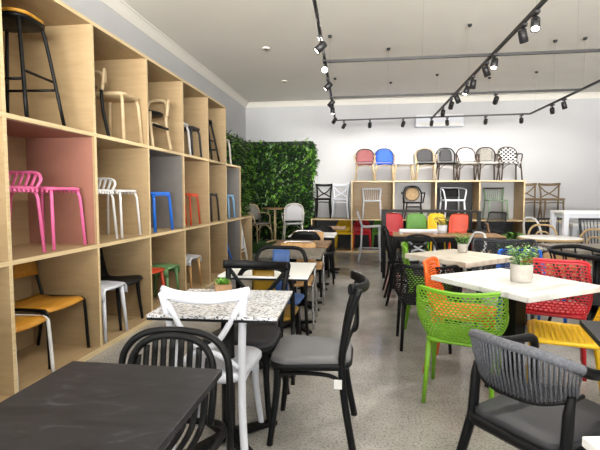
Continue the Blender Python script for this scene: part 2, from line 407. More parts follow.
def slat_stool(label, loc, rz, mat, back=False, H=.42, W=.37, group=None, slats=True, seat=None, r=.012):
    t = thing('stool', label, 'stool', loc, rz, group)
    x = W / 2
    fr = MB(); o = [(px, py, H - .012) for px, py in rrect(W - .03, W - .03, .05)]; fr.tube(o, r, closed=True)
    P_(t, 'seat_frame', mat, fr)
    if slats:
        m = MB()
        for k in range(8):
            yy = -x + .045 + k * (W - .09) / 7
            m.tube(cr([(-x + .0, yy, H - .04), (-x + .01, yy, H - .015), (-x + .05, yy, H), (0, yy, H - .006), (x - .05, yy, H), (x - .01, yy, H - .015), (x, yy, H - .04)], 3), .0045, 6, r2=.013, up=(0, 0, 1))
        P_(t, 'seat', seat or mat, m)
    else: P_(t, 'seat', seat or mat, MB().slab(rrect(W, W, .06), H - .03, H + .005, .006))
    for sx in (-1, 1):
        for sy in (-1, 1): P_(t, 'leg', mat, MB().tube([(sx * (x - .035), sy * (x - .035), H - .02), (sx * (x - .02), sy * (x - .02), H - .08), (sx * x, sy * x, 0)], r, 8))
    if back:
        m = MB().tube(cr([(-x + .02, x - .03, H - .01), (-x, x - .01, H + .05), (-x + .05, x + .015, H + .095), (0, x + .03, H + .1), (x - .05, x + .015, H + .095), (x, x - .01, H + .05), (x - .02, x - .03, H - .01)], 5), r)
        P_(t, 'back_frame', mat, m)
        m = MB()
        for k in range(6):
            xx = -x + .06 + k * (W - .12) / 5
            m.tube([(xx, x - .03, H), (xx, x, H + .05), (xx, x + .02, H + .095)], .014, 6, r2=.0045, up=(1, 0, 0))
        P_(t, 'backrest', mat, m)
    return t

def tall_stool(label, loc, rz, mat, seat, H=.7, W=.34, group=None, sp=.06, ring=(.25, .32), r=.013):
    t = thing('bar_stool', label, 'stool', loc, rz, group); x = W / 2
    P_(t, 'seat', seat, MB().slab(rrect(W + .02, W, .1), H - .025, H, .005))
    P_(t, 'seat_frame', mat, MB().slab(rrect(W + .03, W + .01, .1), H - .06, H - .026))
    for sx in (-1, 1):
        for sy in (-1, 1): P_(t, 'leg', mat, MB().tube(cr([(sx * (x - .05), sy * (x - .05), H - .04), (sx * (x - .02), sy * (x - .02), H - .1), (sx * (x + sp), sy * (x + sp), 0)], 4), r))
    for i, zz in enumerate(ring):
        q = x - .02 + sp * (1 - zz / (H - .1)); 
        for a, b in (((-q, -q), (q, -q)), ((-q, q), (q, q))) if i == 0 else (((-q, -q), (-q, q)), ((q, -q), (q, q))):
            P_(t, 'footrest', mat, MB().tube([(*a, zz), (*b, zz)], r * .75))
    return t

def panel_grid(w, y0, z0, y1, z1, curve=.03, n=7, m=5, taper=1):
    g = []
    for j in range(m):
        v = j / (m - 1); row = []
        for i in range(n):
            u = i / (n - 1) * 2 - 1
            ww = w / 2 * (1 + (taper - 1) * v)
            row.append((u * ww, y0 + (y1 - y0) * v - curve * u * u, z0 + (z1 - z0) * v))
        g.append(row)
    return g

def school_chair(label, loc, rz, frame, panel, H=.78, W=.4, SH=.44, back=True, group=None, kind='timber_seat_chair'):
    t = thing(kind, label, 'chair' if back else 'stool', loc, rz, group); x = W / 2
    g = []
    for j, (yy, zz) in enumerate(((-.2, SH - .025), (-.17, SH), (-.05, SH - .005), (.08, SH - .012), (.17, SH), (.195, SH + .012))):
        g.append([(u * (x - .016), yy, zz + .01 * u * u) for u in (-1, -.6, -.2, .2, .6, 1)])
    P_(t, 'seat', panel, MB().sheet(g, .014))
    for sx in (-1, 1):
        P_(t, 'leg', frame, MB().tube(cr([(sx * (x + .01), -.215, 0), (sx * x, -.2, SH - .07), (sx * x, -.185, SH - .012), (sx * x, -.12, SH + .002), (sx * x, .16, SH)], 5), .0125))
        P_(t, 'leg', frame, MB().tube(cr([(sx * (x + .01), .24, 0), (sx * x, .17, SH - .06), (sx * (x - .01), .165, SH - .01)] + ([(sx * (x - .01), .215, H - .2), (sx * (x - .02), .25, H - .04)] if back else []), 5), .0125))
    if back:
        P_(t, 'backrest', panel, MB().sheet(panel_grid(W - .01, .235, H - .2, .275, H, .03), .012))
        P_(t, 'back_frame', frame, MB().tube(cr([(-x + .02, .25, H - .04), (-x + .05, .272, H + .004), (0, .288, H + .008), (x - .05, .272, H + .004), (x - .02, .25, H - .04)], 5), .0125))
    return t

def splat_chair(label, loc, rz, frame, splat, H=.84, W=.4, SH=.45, group=None, sw=.15):
    t = thing('arch_back_chair', label, 'chair', loc, rz, group); x = W / 2
    P_(t, 'seat', splat, MB().slab(rrect(W, .4, .08), SH - .025, SH + .005, .006))
    P_(t, 'back_frame', frame, MB().tube(cr([(-x, .16, SH - .03), (-x, .2, SH + .2), (-x + .015, .235, H - .07), (-x + .07, .25, H), (0, .258, H + .008), (x - .07, .25, H), (x - .015, .235, H - .07), (x, .2, SH + .2), (x, .16, SH - .03)], 6), .017))
    P_(t, 'backrest', splat, MB().sheet(panel_grid(sw, .185, SH, .25, H - .01, .006), .012))
    for sx in (-1, 1):
        P_(t, 'leg', frame, MB().tube([(sx * (x - .01), -.17, SH - .02), (sx * (x + .01), -.2, 0)], .014))
        P_(t, 'leg', frame, MB().tube([(sx * x, .16, SH - .02), (sx * (x + .01), .23, 0)], .014))
    return t

def shell_chair(label, loc, rz, mat, legm=None, W=.44, H=.8, SH=.44, group=None, kind='moulded_chair', leg_h=None, cut=0):
    t = thing(kind, label, 'chair', loc, rz, group); legm = legm or mat
    prof = cr([(0, -.22, SH - .03), (0, -.19, SH), (0, -.05, SH - .008), (0, .1, SH - .015), (0, .175, SH + .02), (0, .205, SH + .12), (0, .235, H - .12), (0, .265, H)], 3)
    g = []; n = len(prof)
    for j, p in enumerate(prof):
        v = j / (n - 1); ww = W / 2 * (1 - .12 * max(0, v - .4) / .6)
        if v > .82: ww *= math.sqrt(max(.25, 1 - ((v - .82) / .2) ** 2 * .6))
        row = []
        for u in (-1, -.8, -.45, 0, .45, .8, 1):
            lift = .018 * u ** 4
            row.append((u * ww, p.y - (lift * 1.6 if v > .55 else 0), p.z + (lift if v <= .55 else -.012 * u * u if v > .95 else 0)))
        g.append(row)
    P_(t, 'seat_shell', mat, MB().sheet(g, .012))
    x = W / 2 - .025
    for sx in (-1, 1):
        P_(t, 'leg', legm, MB().tube(cr([(sx * x, -.175, SH - .01), (sx * (x + .005), -.185, .25), (sx * (x + .02), -.21, 0)], 4), [.019, .019, .018, .018, .017, .016, .015, .014, .013]))
        P_(t, 'leg', legm, MB().tube(cr([(sx * (x - .02), .16, SH), (sx * (x - .01), .175, .25), (sx * (x + .01), .225, 0)], 4), [.019, .019, .018, .018, .017, .016, .015, .014, .013]))
    return t

def bistro_chair(label, loc, rz, frame, weave, seat=None, H=.86, W=.42, arms=True, group=None, legm=None, kind='bistro_chair', backw=1.0, sc=1):
    t = thing(kind, label, 'chair', loc, rz, group); t.scale = (1, sc, sc); x = W / 2; SH = .45; legm = legm or frame
    P_(t, 'seat', seat or weave, MB().slab(rrect(W, .41, .08, W - .05), SH - .03, SH + .005, .01))
    arch = [(-x + .03, .17, SH - .03), (-x + .01, .2, SH + .16), (-x + .02, .225, H - .13), (-x + .085, .25, H - .03), (0, .262, H), (x - .085, .25, H - .03), (x - .02, .225, H - .13), (x - .01, .2, SH + .16), (x - .03, .17, SH - .03)]
    P_(t, 'back_frame', frame, MB().tube(cr(arch, 5), .015))
    g = []
    for j in range(11):
        v = j / 10; zz = SH + .06 + (H - .012 - SH - .06) * v
        q = max(0, (v - .45) / .55); ww = (x - .02) * backw * math.sqrt(max(.02, 1 - q ** 2.4))
        g.append([(u * ww, .185 + .072 * v - .01 * u * u, zz) for u in (-1, -.6, -.2, .2, .6, 1)])
    P_(t, 'backrest', weave, MB().sheet(g, .012))
    for sx in (-1, 1):
        P_(t, 'leg', legm, MB().tube([(sx * (x - .03), -.17, SH - .02), (sx * (x + .0), -.21, 0)], .0145))
        P_(t, 'leg', legm, MB().tube([(sx * (x - .035), .165, SH - .02), (sx * (x - .005), .225, 0)], .0145))
        P_(t, 'brace', legm, MB().tube(cr([(sx * (x - .02), -.185, SH - .17), (sx * (x - .04), -.1, SH - .06), (sx * (x - .045), .08, SH - .06), (sx * (x - .025), .185, SH - .17)], 4), .009))
        if arms: P_(t, 'arm', legm, MB().tube(cr([(sx * (x - .01), .215, SH + .22), (sx * (x + .025), .1, SH + .225), (sx * (x + .025), -.06, SH + .2), (sx * (x + .01), -.12, SH + .12), (sx * (x - .02), -.13, SH - .02)], 4), .0135))
    P_(t, 'brace', legm, MB().tube(cr([(-x + .02, -.19, SH - .17), (-.08, -.18, SH - .06), (.08, -.18, SH - .06), (x - .02, -.19, SH - .17)], 4), .009))
    return t

def spindle_chair(label, loc, rz, mat, H=.78, W=.42, SH=.45, group=None, n=9, rail=None, kind='spindle_back_chair'):
    t = thing(kind, label, 'chair', loc, rz, group); x = W / 2
    P_(t, 'seat', mat, MB().slab(rrect(W, .4, .06), SH - .03, SH, .008))
    top = lambda u: (u * (x + .01), .245 + .02 * (1 - u * u) - .05 * u * u, H)
    P_(t, 'top_rail', rail or mat, MB().tube(cr([top(u) for u in (-1, -.6, 0, .6, 1)], 5), .018, 8, r2=.012, up=(0, 0, 1)))
    for k in range(n):
        u = -.88 + 1.76 * k / (n - 1); a = top(u)
        P_(t, 'spindle', mat, MB().tube([(u * (x - .025), .175, SH - .01), (a[0], a[1], H - .005)], .0065, 6))
    for sx in (-1, 1):
        P_(t, 'leg', mat, MB().tube([(sx * (x - .025), -.165, SH - .02), (sx * (x - .005), -.2, 0)], .016))
        P_(t, 'leg', mat, MB().tube([(sx * (x + .005), .235, 0), (sx * (x - .025), .17, SH - .02), (sx * (x + .005), .2, H)], .016))
    return t

def hoop_chair(label, loc, rz, mat, seat=None, H=.85, W=.42, SH=.45, group=None, arms=False, inner=True, kind='hoop_back_chair', r=.015):
    t = thing(kind, label, 'chair', loc, rz, group); x = W / 2
    P_(t, 'seat', seat or mat, MB().slab([(x * math.cos(a * PI / 10), .2 * math.sin(a * PI / 10)) for a in range(20)], SH - .03, SH, .008))
    def arch(w, h, y): return cr([(-w, .16, SH - .03), (-w - .005, .19, SH + .16), (-w + .015, y - .02, h - .11), (-w * .6, y, h - .02), (0, y + .006, h), (w * .6, y, h - .02), (w - .015, y - .02, h - .11), (w + .005, .19, SH + .16), (w, .16, SH - .03)], 5)
    P_(t, 'back_hoop', mat, MB().tube(arch(x - .01, H, .25), r))
    if inner: P_(t, 'back_hoop', mat, MB().tube(arch(x * .58, H - .1, .24), r * .8))
    for sx in (-1, 1):
        P_(t, 'leg', mat, MB().tube(cr([(sx * (x - .06), -.14, SH - .02), (sx * (x - .05), -.16, .25), (sx * (x - .005), -.2, 0)], 4), r))
        P_(t, 'leg', mat, MB().tube(cr([(sx * (x - .02), .16, SH - .02), (sx * (x - .02), .18, .25), (sx * x, .24, 0)], 4), r))
        if arms: P_(t, 'arm', mat, MB().tube(cr([(sx * (x - .012), .23, SH + .2), (sx * (x + .04), .08, SH + .2), (sx * (x + .03), -.1, SH + .19), (sx * (x - .01), -.13, SH - .02)], 5), r))
    P_(t, 'stretcher', mat, MB().tube([(x * .72 * math.cos(a * PI / 8), .16 * math.sin(a * PI / 8), .27) for a in range(16)], .009, closed=True))
    return t

def perf_armchair(label, loc, rz, mat, legm=None, group=None, SH=.44, legs=.44, H=.8, sc=1, kind='perforated_armchair', arms=True):
    t = thing(kind, label, 'chair', loc, rz, group); t.scale = (sc,) * 3; legm = legm or mat
    dz = SH - .44
    if arms:
        tp = [(-.268, -.13, .63), (-.275, -.02, .645), (-.278, .11, .685), (-.262, .21, .792), (-.13, .266, .787), (0, .278, .78)]
        bt = [(-.235, -.16, .45), (-.225, -.04, .445), (-.22, .06, .44), (-.2, .15, .44), (-.11, .195, .44), (0, .2, .44)]
    else:
        tp = [(-.21, .215, .7), (-.215, .225, .74), (-.205, .235, .785), (-.16, .255, .8), (-.08, .268, .8), (0, .272, .8)]
        bt = [(-.225, .15, .46), (-.215, .16, .45), (-.2, .17, .445), (-.15, .185, .44), (-.08, .195, .44), (0, .2, .44)]
    mir = lambda c: c + [(-a, b, d) for a, b, d in c[-2::-1]]
    lift = lambda c: [(a, b, d + dz + (H - .8) * (d - .44) / .36) for a, b, d in c]
    TP = cr(lift(mir(tp)), 10); BT = cr(lift(mir(bt)), 10); n = len(TP) - 1
    def fn(u, v):
        q = u * n; i = min(int(q), n - 1); w = q - i
        a = TP[i].lerp(TP[i + 1], w); b = BT[i].lerp(BT[i + 1], w)
        p = b.lerp(a, v); k = math.sin(v * PI) * .012
        return p + Vector((p.x * .12 * math.sin(v * PI), k, 0))
    P_(t, 'backrest', mat, MB().lattice(fn, 46 if arms else 24, 19, .8), solid=.007)
    P_(t, 'rim', mat, MB().tube([p for p in TP], .011, 8))
    def sf(u, v):
        x = (u * 2 - 1) * (.225 - .02 * v); y = -.215 + .41 * v
        return (x, y, SH + .01 * (2 * u - 1) ** 2 - .012 * math.sin(v * PI) - (.02 if v == 0 else 0))
    P_(t, 'seat', mat, MB().lattice(sf, 16, 14, .82), solid=.012)
    P_(t, 'seat_rim', mat, MB().tube([(px, py - .01, SH - .005) for px, py in rrect(.46, .41, .06, .42)], .013, closed=True))
    for sx in (-1, 1):
        for y0, y1, xx in ((-.18, -.215, .235), (.16, .225, .215)):
            k = legs / .44
            P_(t, 'leg', legm, MB().tube([(sx * (xx - .02), y0, SH + .0), (sx * xx, y1, SH - legs)], [.02, .014], 8))
    return t

def rope_chair(label, loc, rz):
    t = thing('rope_armchair', label, 'chair', loc, rz); t.scale = (.82, 1.06, .99)
    SH = .43; F = BLACK
    P_(t, 'seat', DSEAT, MB().slab(rrect(.5, .47, .07, .46), SH - .02, SH + .014, .012))
    P_(t, 'seat_frame', F, MB().slab(rrect(.53, .5, .07, .49), SH - .055, SH - .01))
    top = cr([(-.262, -.04, .66), (-.268, .1, .69), (-.245, .2, .735), (-.14, .265, .765), (0, .285, .77), (.14, .265, .765), (.245, .2, .735), (.268, .1, .69), (.262, -.04, .66)], 14)
    low = cr([(-.262, -.03, .64), (-.25, .1, .62), (-.225, .18, .60), (-.13, .235, .575), (0, .25, .57), (.13, .235, .575), (.225, .18, .60), (.25, .1, .62), (.262, -.03, .64)], 14)
    P_(t, 'top_rail', ROPE, MB().tube(top[22:-22], .019, 10))
    P_(t, 'lower_rail', F, MB().tube(low[18:-18], .008, 8))
    m = MB(); n = len(top)
    for k in range(23, n - 23, 2):
        for s_ in (0,):
            a = top[k].lerp(top[k + 1], .5 + s_); b = low[k].lerp(low[k + 1], .5 - s_ * .4)
            m.tube([a + Vector((0, .012, 0)), (a + b) / 2 + Vector((0, .012, 0)), b], .0046, 6)
            m.tube([a - Vector((0, .012, 0)), b - Vector((0, .004, 0))], .0046, 6)
    P_(t, 'backrest', ROPE, m)
    for sx in (-1, 1):
        P_(t, 'arm', F, MB().tube(cr([(sx * .235, .21, .74), (sx * .256, .165, .717), (sx * .268, .1, .69), (sx * .266, -.03, .662), (sx * .262, -.16, .655), (sx * .26, -.2, .64), (sx * .26, -.21, .6)], 5), .02, 8))
        P_(t, 'leg', F, MB().tube([(sx * .26, -.21, .62), (sx * .255, -.215, SH - .02), (sx * .262, -.235, 0)], [.019, .021, .016], 8))
        P_(t, 'leg', F, MB().tube([(sx * .236, .18, .62), (sx * .234, .19, .56), (sx * .235, .2, SH - .03), (sx * .245, .35, 0)], [.016, .022, .024, .017], 8))
    return t

def slat_tube_chair(label, loc, rz, mat):
    t = thing('slatted_chair', label, 'chair', loc, rz)
    SH = .44
    P_(t, 'back_hoop', mat, MB().tube(cr([(-.225, .2, 0), (-.222, .2, .4), (-.222, .205, .61), (-.2, .215, .695), (-.13, .23, .75), (0, .238, .765), (.13, .23, .75), (.2, .215, .695), (.222, .205, .61), (.222, .2, .4), (.225, .2, 0)], 7), .014, 10))
    P_(t, 'back_hoop', mat, MB().tube(cr([(-.165, .14, SH), (-.172, .165, .58), (-.155, .185, .68), (-.1, .2, .735), (0, .206, .752), (.1, .2, .735), (.155, .185, .68), (.172, .165, .58), (.165, .14, SH)], 6), .014, 10))
    for k in range(9):
        u = -1 + 2 * (k + .5) / 9; zt = .745 - .1 * abs(u) ** 3
        P_(t, 'slat', mat, MB().tube(cr([(u * .16, .195, zt), (u * .16, .17, .6), (u * .16, .14, .49), (u * .16, .08, SH - .005), (u * .165, -.1, SH - .01), (u * .17, -.2, SH - .005), (u * .17, -.225, SH - .03)], 4), .0125, 6, r2=.005, up=(1, 0, 0)))
    P_(t, 'seat_frame', mat, MB().tube([(px, py, SH - .03) for px, py in rrect(.43, .43, .07)], .013, closed=True))
    for sx in (-1, 1): P_(t, 'leg', mat, MB().tube([(sx * .19, -.19, SH - .03), (sx * .215, -.215, 0)], .014))
    return t

def tub_rail_chair(label, loc, rz, mat, H=.78, rad=.3):
    t = thing('spindle_settee', label, 'chair', loc, rz); SH = .44
    rail = [(rad * 1.05 * math.cos(R(a)), rad * math.sin(R(a)), H - .1 * max(0, -math.sin(R(a)) + .1)) for a in range(-35, 216, 10)]
    P_(t, 'rail', mat, MB().tube(rail, .02, 8, r2=.016, up=(0, 0, 1)))
    P_(t, 'seat', mat, MB().slab(rrect(rad * 1.66, rad * 1.6, .12), SH - .03, SH, .008))
    for a in range(-30, 211, 20):
        P_(t, 'spindle', mat, MB().tube([(rad * .8 * math.cos(R(a)), rad * .75 * math.sin(R(a)), SH - .02), (rad * 1.05 * math.cos(R(a)), rad * math.sin(R(a)), H - .1 * max(0, -math.sin(R(a)) + .1))], .008, 6))
    for sx in (-1, 1):
        for sy in (-1, 1): P_(t, 'leg', mat, MB().tube([(sx * rad * .66, sy * rad * .62, SH - .02), (sx * rad * .78, sy * rad * .76, 0)], .016))
    return t

def table(label, loc, rz, top, sx, sy, h=.74, th=.025, edge=None, base='cross', basem=BLACKM, group=None, col=.035, apr=.07, kind='cafe_table', foot=.27, rnd=.012, shift=(0, 0)):
    t = thing(kind, label, 'table', loc, rz, group)
    if base == 'round':
        P_(t, 'tabletop', top, MB().lathe([(sx / 2 - .004, h - th), (sx / 2, h - th + .004), (sx / 2, h - .004), (sx / 2 - .004, h)], n=40))
        if edge: P_(t, 'edge_band', edge, MB().lathe([(sx / 2 + .001, h - th - .01), (sx / 2 + .008, h - th - .008), (sx / 2 + .008, h - .003), (sx / 2 + .001, h - .001)], n=40))
    else:
        m = MB().box(-sx / 2, sx / 2, -sy / 2, sy / 2, h - th, h)
        P_(t, 'tabletop', top, m, bevel=.003)
        if edge: P_(t, 'edge_band', edge, MB().box(-sx / 2 + .002, sx / 2 - .002, -sy / 2 + .002, sy / 2 - .002, h - th - .012, h - th - .0005))
    a, b = shift
    if base in ('cross', 'round'):
        P_(t, 'pedestal', basem, MB().lathe([(col, .03), (col, h - th - .014)], (a, b, 0), n=16))
        for g in range(4):
            c, s_ = math.cos(g * PI / 2 + PI / 4), math.sin(g * PI / 2 + PI / 4)
            P_(t, 'foot', basem, MB().bar((a, b, .045), (a + c * foot, b + s_ * foot, .012), .05, .04, w2=.045, h2=.022))
        P_(t, 'mounting_plate', basem, MB().box(a - .15, a + .15, b - .15, b + .15, h - th - .022, h - th - .0125))
    elif base == 'square':
        P_(t, 'pedestal', basem, MB().box(a - col, a + col, b - col, b + col, .02, h - th - .012), bevel=.004)
        P_(t, 'base_plate', basem, MB().box(a - foot * .8, a + foot * .8, b - foot * .8, b + foot * .8, 0, .02), bevel=.004)
    elif base == 'legs':
        P_(t, 'apron', basem, MB().box(-sx / 2 + col, sx / 2 - col, -sy / 2 + col, sy / 2 - col, h - th - apr, h - th - .001))
        for i in (-1, 1):
            for j in (-1, 1): P_(t, 'leg', basem, MB().box(i * (sx / 2 - col) - col, i * (sx / 2 - col) + col, j * (sy / 2 - col) - col, j * (sy / 2 - col) + col, 0, h - th - .001), bevel=.003)
    return t

def potted_plant(label, loc, pot, kind='round', s=1, leafs=None, n=46, hl=.09, spread=1):
    t = thing('potted_plant', label, 'plant', loc, random.random() * 6)
    if kind == 'round':
        P_(t, 'pot', pot, MB().lathe([(.04 * s, 0), (.045 * s, .005), (.047 * s, .078 * s), (.045 * s, .08 * s), (.04 * s, .078 * s), (.038 * s, .066 * s)], n=28)); top = .068 * s
        P_(t, 'soil', SOIL, MB().lathe([(.038 * s, .06 * s), (.038 * s, .068 * s)], n=20))
    else:
        m = MB(); a = .085 * s; b = .05 * s
        m.box(-a, a, -b, -b + .012, 0, .055 * s).box(-a, a, b - .012, b, 0, .055 * s).box(-a, -a + .012, -b + .012, b - .012, 0, .055 * s).box(a - .012, a, -b + .012, b - .012, 0, .055 * s).box(-a + .012, a - .012, -b + .012, b - .012, 0, .008)
        P_(t, 'pot', pot, m); P_(t, 'soil', SOIL, MB().box(-a + .012, a - .012, -b + .012, b - .012, .009, .045 * s)); top = .045 * s
    m = MB(); leafs = leafs or LEAFS[1:3]
    for k in range(n * 4 if kind == 'round' else 0):
        g = random.random() * 2 * PI; zz = random.random(); q = (.022 + .05 * zz ** .6 * random.random() ** .5) * s * spread
        m.leaf((q * math.cos(g), q * math.sin(g), top + zz * hl * s), (math.cos(g), math.sin(g), random.uniform(-.5, .9)), (0, 0, 1), random.uniform(.016, .03) * s, random.uniform(.009, .014) * s, random.randrange(len(leafs)))
    for k in range(0 if kind == 'round' else n):
        g = random.random() * 2 * PI; el = random.uniform(.25, 1.45); q = random.random() ** .5 * .03 * s
        p = V(q * math.cos(g) * (2 if kind != 'round' else 1), q * math.sin(g), top + (random.random() * hl * .7 * s if kind == 'round' else 0))
        d = V(math.cos(g) * math.cos(el), math.sin(g) * math.cos(el), math.sin(el))
        m.leaf(p, d, (0, 0, 1), random.uniform(.5, 1) * hl * s * .62, .02 * s, k % len(leafs))
    P_(t, 'foliage', leafs, m)
    if kind == 'round':
        m = MB()
        for k in range(9):
            g = k * .7; m.tube([(.01 * math.cos(g) * s, .01 * math.sin(g) * s, top - .005), (.035 * s * math.cos(g), .035 * s * math.sin(g), top + hl * .75 * s)], .0014 * s, 5)
        P_(t, 'stem', leafs[0], m)
    return t
# ------------------------------------------------------------------ stools and chairs in the left shelving
G1, G2, G3 = 'stools on the upper shelf', 'stools on the middle shelf', 'seats on the bottom shelf'
B1, B2, B3 = 1.796, .896, .046
tall_stool('tall black bar stool with timber seat in the upper left cube', (-2.42, 2.9, B1), .1, BLACKM, OAKO, H=.74, W=.32, group=G1, ring=(.27, .33))
t = hoop_chair('black stool with cane hoop back at the left of the second upper cube', (-2.46, 3.62, B1), 0, BLACKM, BLACK, H=.62, W=.34, SH=.46, group=G1, inner=False, kind='low_back_stool')
for c in t.children:
    if c.name.startswith('back_hoop'): c.data.materials[0] = BAMB; c['label'] = 'cane coloured hoop'
slat_stool('pale timber coloured stool at the right of the second upper cube', (-2.36, 4.1, B1), 0, BAMB, H=.45, W=.34, group=G1, slats=False, r=.016)
t = hoop_chair('low bamboo look stool with black seat and looped cane back on upper shelf', (-2.34, 4.7, B1), 0, BAMB, BLACK, H=.58, W=.32, SH=.4, group=G1, inner=False, kind='low_back_stool', r=.018)
for sx in (-1, 1): MB().tube([(sx * .15, -.16, .24), (sx * .15, .18, .24)], .016).build('lashing', BLACK, t)
slat_stool('white metal stool beside the charcoal stool in the fourth upper cube', (-2.4, 5.5, B1), 0, WHITEM, H=.41, W=.33, group=G1, slats=False, r=.015)
slat_stool('charcoal metal stool beside the white stool in the fourth upper cube', (-2.4, 5.9, B1), 0, CHAR, H=.41, W=.33, group=G1, slats=False, r=.015)
tall_stool('narrow dark bar stool in the last upper cube', (-2.34, 6.48, B1), 0, BLACKM, BRASSD, H=.6, W=.22, group=G1, ring=(.18, .3), r=.015)
slat_stool('pale stool standing on the stepped top by the green wall', (-2.4, 7.32, B1), 0, OFFW, H=.42, W=.33, group=G1, slats=False, r=.017)
slat_stool('pink slatted stool with low curved back', (-2.4, 2.68, B2), 0, PINK, True, H=.46, group=G2)
slat_stool('pink slatted stool without a back', (-2.4, 3.15, B2), PI / 2, PINK, H=.46, group=G2)
slat_stool('white slatted stool with low curved back on the middle shelf', (-2.42, 3.66, B2), 0, WHITEM, True, H=.45, group=G2)
slat_stool('white slatted backless stool on the middle shelf', (-2.4, 4.09, B2), PI / 2, WHITEM, H=.45, W=.35, group=G2)
slat_stool('royal blue metal stool in the grey lined cube', (-2.42, 4.76, B2), 0, BLUE, H=.43, W=.44, group=G2, r=.017)
slat_stool('orange red slatted stool, nearer of two in the cube beside the blue stool', (-2.45, 5.47, B2), 0, ORED, H=.42, W=.32, group=G2)
slat_stool('orange red slatted stool, farther of two in the cube beside the blue stool', (-2.4, 5.82, B2), 0, ORED, H=.42, W=.32, group=G2)
slat_stool('dark charcoal stool in the middle shelf cube right of the orange stools', (-2.4, 6.62, B2), 0, CHAR, H=.42, W=.34, group=G2, slats=False, r=.015)
slat_stool('light blue metal stool at the far end of the middle shelf', (-2.4, 7.5, B2), 0, LBLUE, H=.4, W=.34, group=G2, slats=False, r=.018)
school_chair('black framed chair with honey timber seat and back in the lower left cube', (-2.44, 3.12, B3), PI * .5, BLACKM, OAKO, H=.8, W=.44, SH=.42, group=G3)
school_chair('white framed stool with honey timber seat at the front of the lower left cube', (-2.37, 2.66, B3), PI / 2, WHITEM, OAKO, W=.32, SH=.4, back=False, group=G3, kind='timber_seat_stool')
shell_chair('black moulded plastic chair in the cube behind the white stool', (-2.42, 4.03, B3), PI / 2, BLACK, W=.42, H=.82, SH=.42, group=G3)
def low_stool(label, loc, seat, leg, W=.36, H=.42, n='moulded_stool'):
    t = thing(n, label, 'stool', loc, 0, G3); x = W / 2
    g = [[(xx, yy, H - dz - .015 * (xx / x) ** 4) for xx in (-x, -x * .85, 0, x * .85, x)] for yy, dz in ((-x - .01, .09), (-x, .03), (-x * .85, 0), (0, .01), (x * .85, 0), (x, .03), (x + .01, .09))]
    P_(t, 'seat', seat, MB().sheet(g, .012))
    for sx in (-1, 1):
        for sy in (-1, 1): P_(t, 'leg', leg, MB().tube([(sx * (x - .035), sy * (x - .035), H - .02), (sx * (x - .005), sy * (x - .005), 0)], [.02, .014]))
    return t
low_stool('white moulded stool at the front left of the black moulded chair', (-2.33, 3.66, B3), WHITE, WHITE, .36, .46)
low_stool('orange red moulded stool beside the green stool on the bottom shelf', (-2.42, 4.68, B3), ORED, ORED)
low_stool('green moulded stool beside the orange red stool on the bottom shelf', (-2.36, 5.0, B3), MGREEN, MGREEN, .32)
low_stool('white topped stool with timber legs on the bottom shelf', (-2.4, 5.75, B3), WHITE, TIMB, .38, .43)
t = thing('folding_chair', 'folded royal blue chair leaning in the lower shelf cube', 'chair', (-2.32, 7.22, B3), 0, G3)
for yy in (-.17, .17):
    P_(t, 'leg', BLUE, MB().tube([(.16, yy, .005), (-.12, yy, .8)], .015)); P_(t, 'leg', BLUE, MB().tube([(.05, yy * .85, .005), (.0, yy * .85, .5)], .013))
P_(t, 'seat', BLUE, MB().bar((.06, 0, .3), (-.02, 0, .62), .3, .03, up=(1, 0, 0))); P_(t, 'backrest', BLUE, MB().bar((-.09, -.17, .72), (-.09, .17, .72), .02, .12))
t = thing('folding_chair', 'folded white frame chair standing in the last lower shelf cube', 'chair', (-2.3, 8.1, B3), 0, G3)
P_(t, 'frame', WHITEM, MB().tube(cr([(.12, -.2, .015), (.05, -.2, .4), (-.02, -.18, .76), (-.03, 0, .79), (-.02, .18, .76), (.05, .2, .4), (.12, .2, .015)], 5), .022))
P_(t, 'seat', WHITEM, MB().bar((.06, 0, .24), (.02, 0, .56), .3, .025, up=(1, 0, 0))); P_(t, 'crossbar', WHITEM, MB().tube([(.09, -.2, .2), (.09, .2, .2)], .012))

# ------------------------------------------------------------------ near left: slate table, slatted chair, terrazzo table
table('black slate topped table in the near left corner', (-.70, .985, 0), 0, SLATE, .52, .74, .745, .022, base='cross')
slat_tube_chair('black tubular slatted chair tucked under the black slate table', (-.725, 1.43, 0), 0, BLACKM)
cross_chair('white cross back chair between slate table and terrazzo table', (-.725, 2.17, 0), PI + R(3), WHITE, W=.385, H=.875)
table('square terrazzo table with black edge on pedestal', (-.69, 2.22, 0), R(2), TERR, .61, .58, .75, .014, edge=BLACK, base='cross', foot=.3)
potted_plant('small timber trough of succulents on terrazzo table', (-.79, 2.46, .7505), BROWN, 'box', .9, [LSUC, LEAFS[2]], 70, .075)
cross_chair('black cross back chair with grey seat pulled out at right of terrazzo table', (-.265, 2.41, 0), -PI / 2, BLACK, GSEAT, W=.4, H=.855, tagged=True)
cross_chair('black cross back chair facing camera behind terrazzo table', (-.7, 2.62, 0), R(-4), BLACK, DSEAT, W=.42, H=.865, straight=True)
splat_chair('mustard splat chair between terrazzo and white tables', (-.665, 3.2, 0), PI, BLACKM, MUST, H=.8, W=.38)
table('square white topped table behind the black cross back chair', (-.675, 3.27, 0), R(1), WTOP, .62, .66, .75, .014, edge=BLACK, base='cross')
splat_chair('black arch framed chair with blue splat back behind white table', (-.72, 3.62, 0), R(-3), BLACKM, PBLUE, H=.83, W=.46)
school_chair('timber seat chair with chrome legs, nearest beside the grey brown table', (-.67, 4.46, 0), R(2), CHROME, TIMB, H=.79, W=.38)
table('grey brown timber table behind the blue splat chair', (-.67, 4.3, 0), 0, GTIMB, .6, .62, .75, .03, base='cross')
school_chair('timber chair with chrome legs on the far side of the light brown table', (-.67, 5.42, 0), R(4), CHROME, TIMB, H=.83, W=.4)
table('light brown timber table in the left row', (-.68, 5.12, 0), 0, BROWN, .62, .56, .75, .028, base='cross')
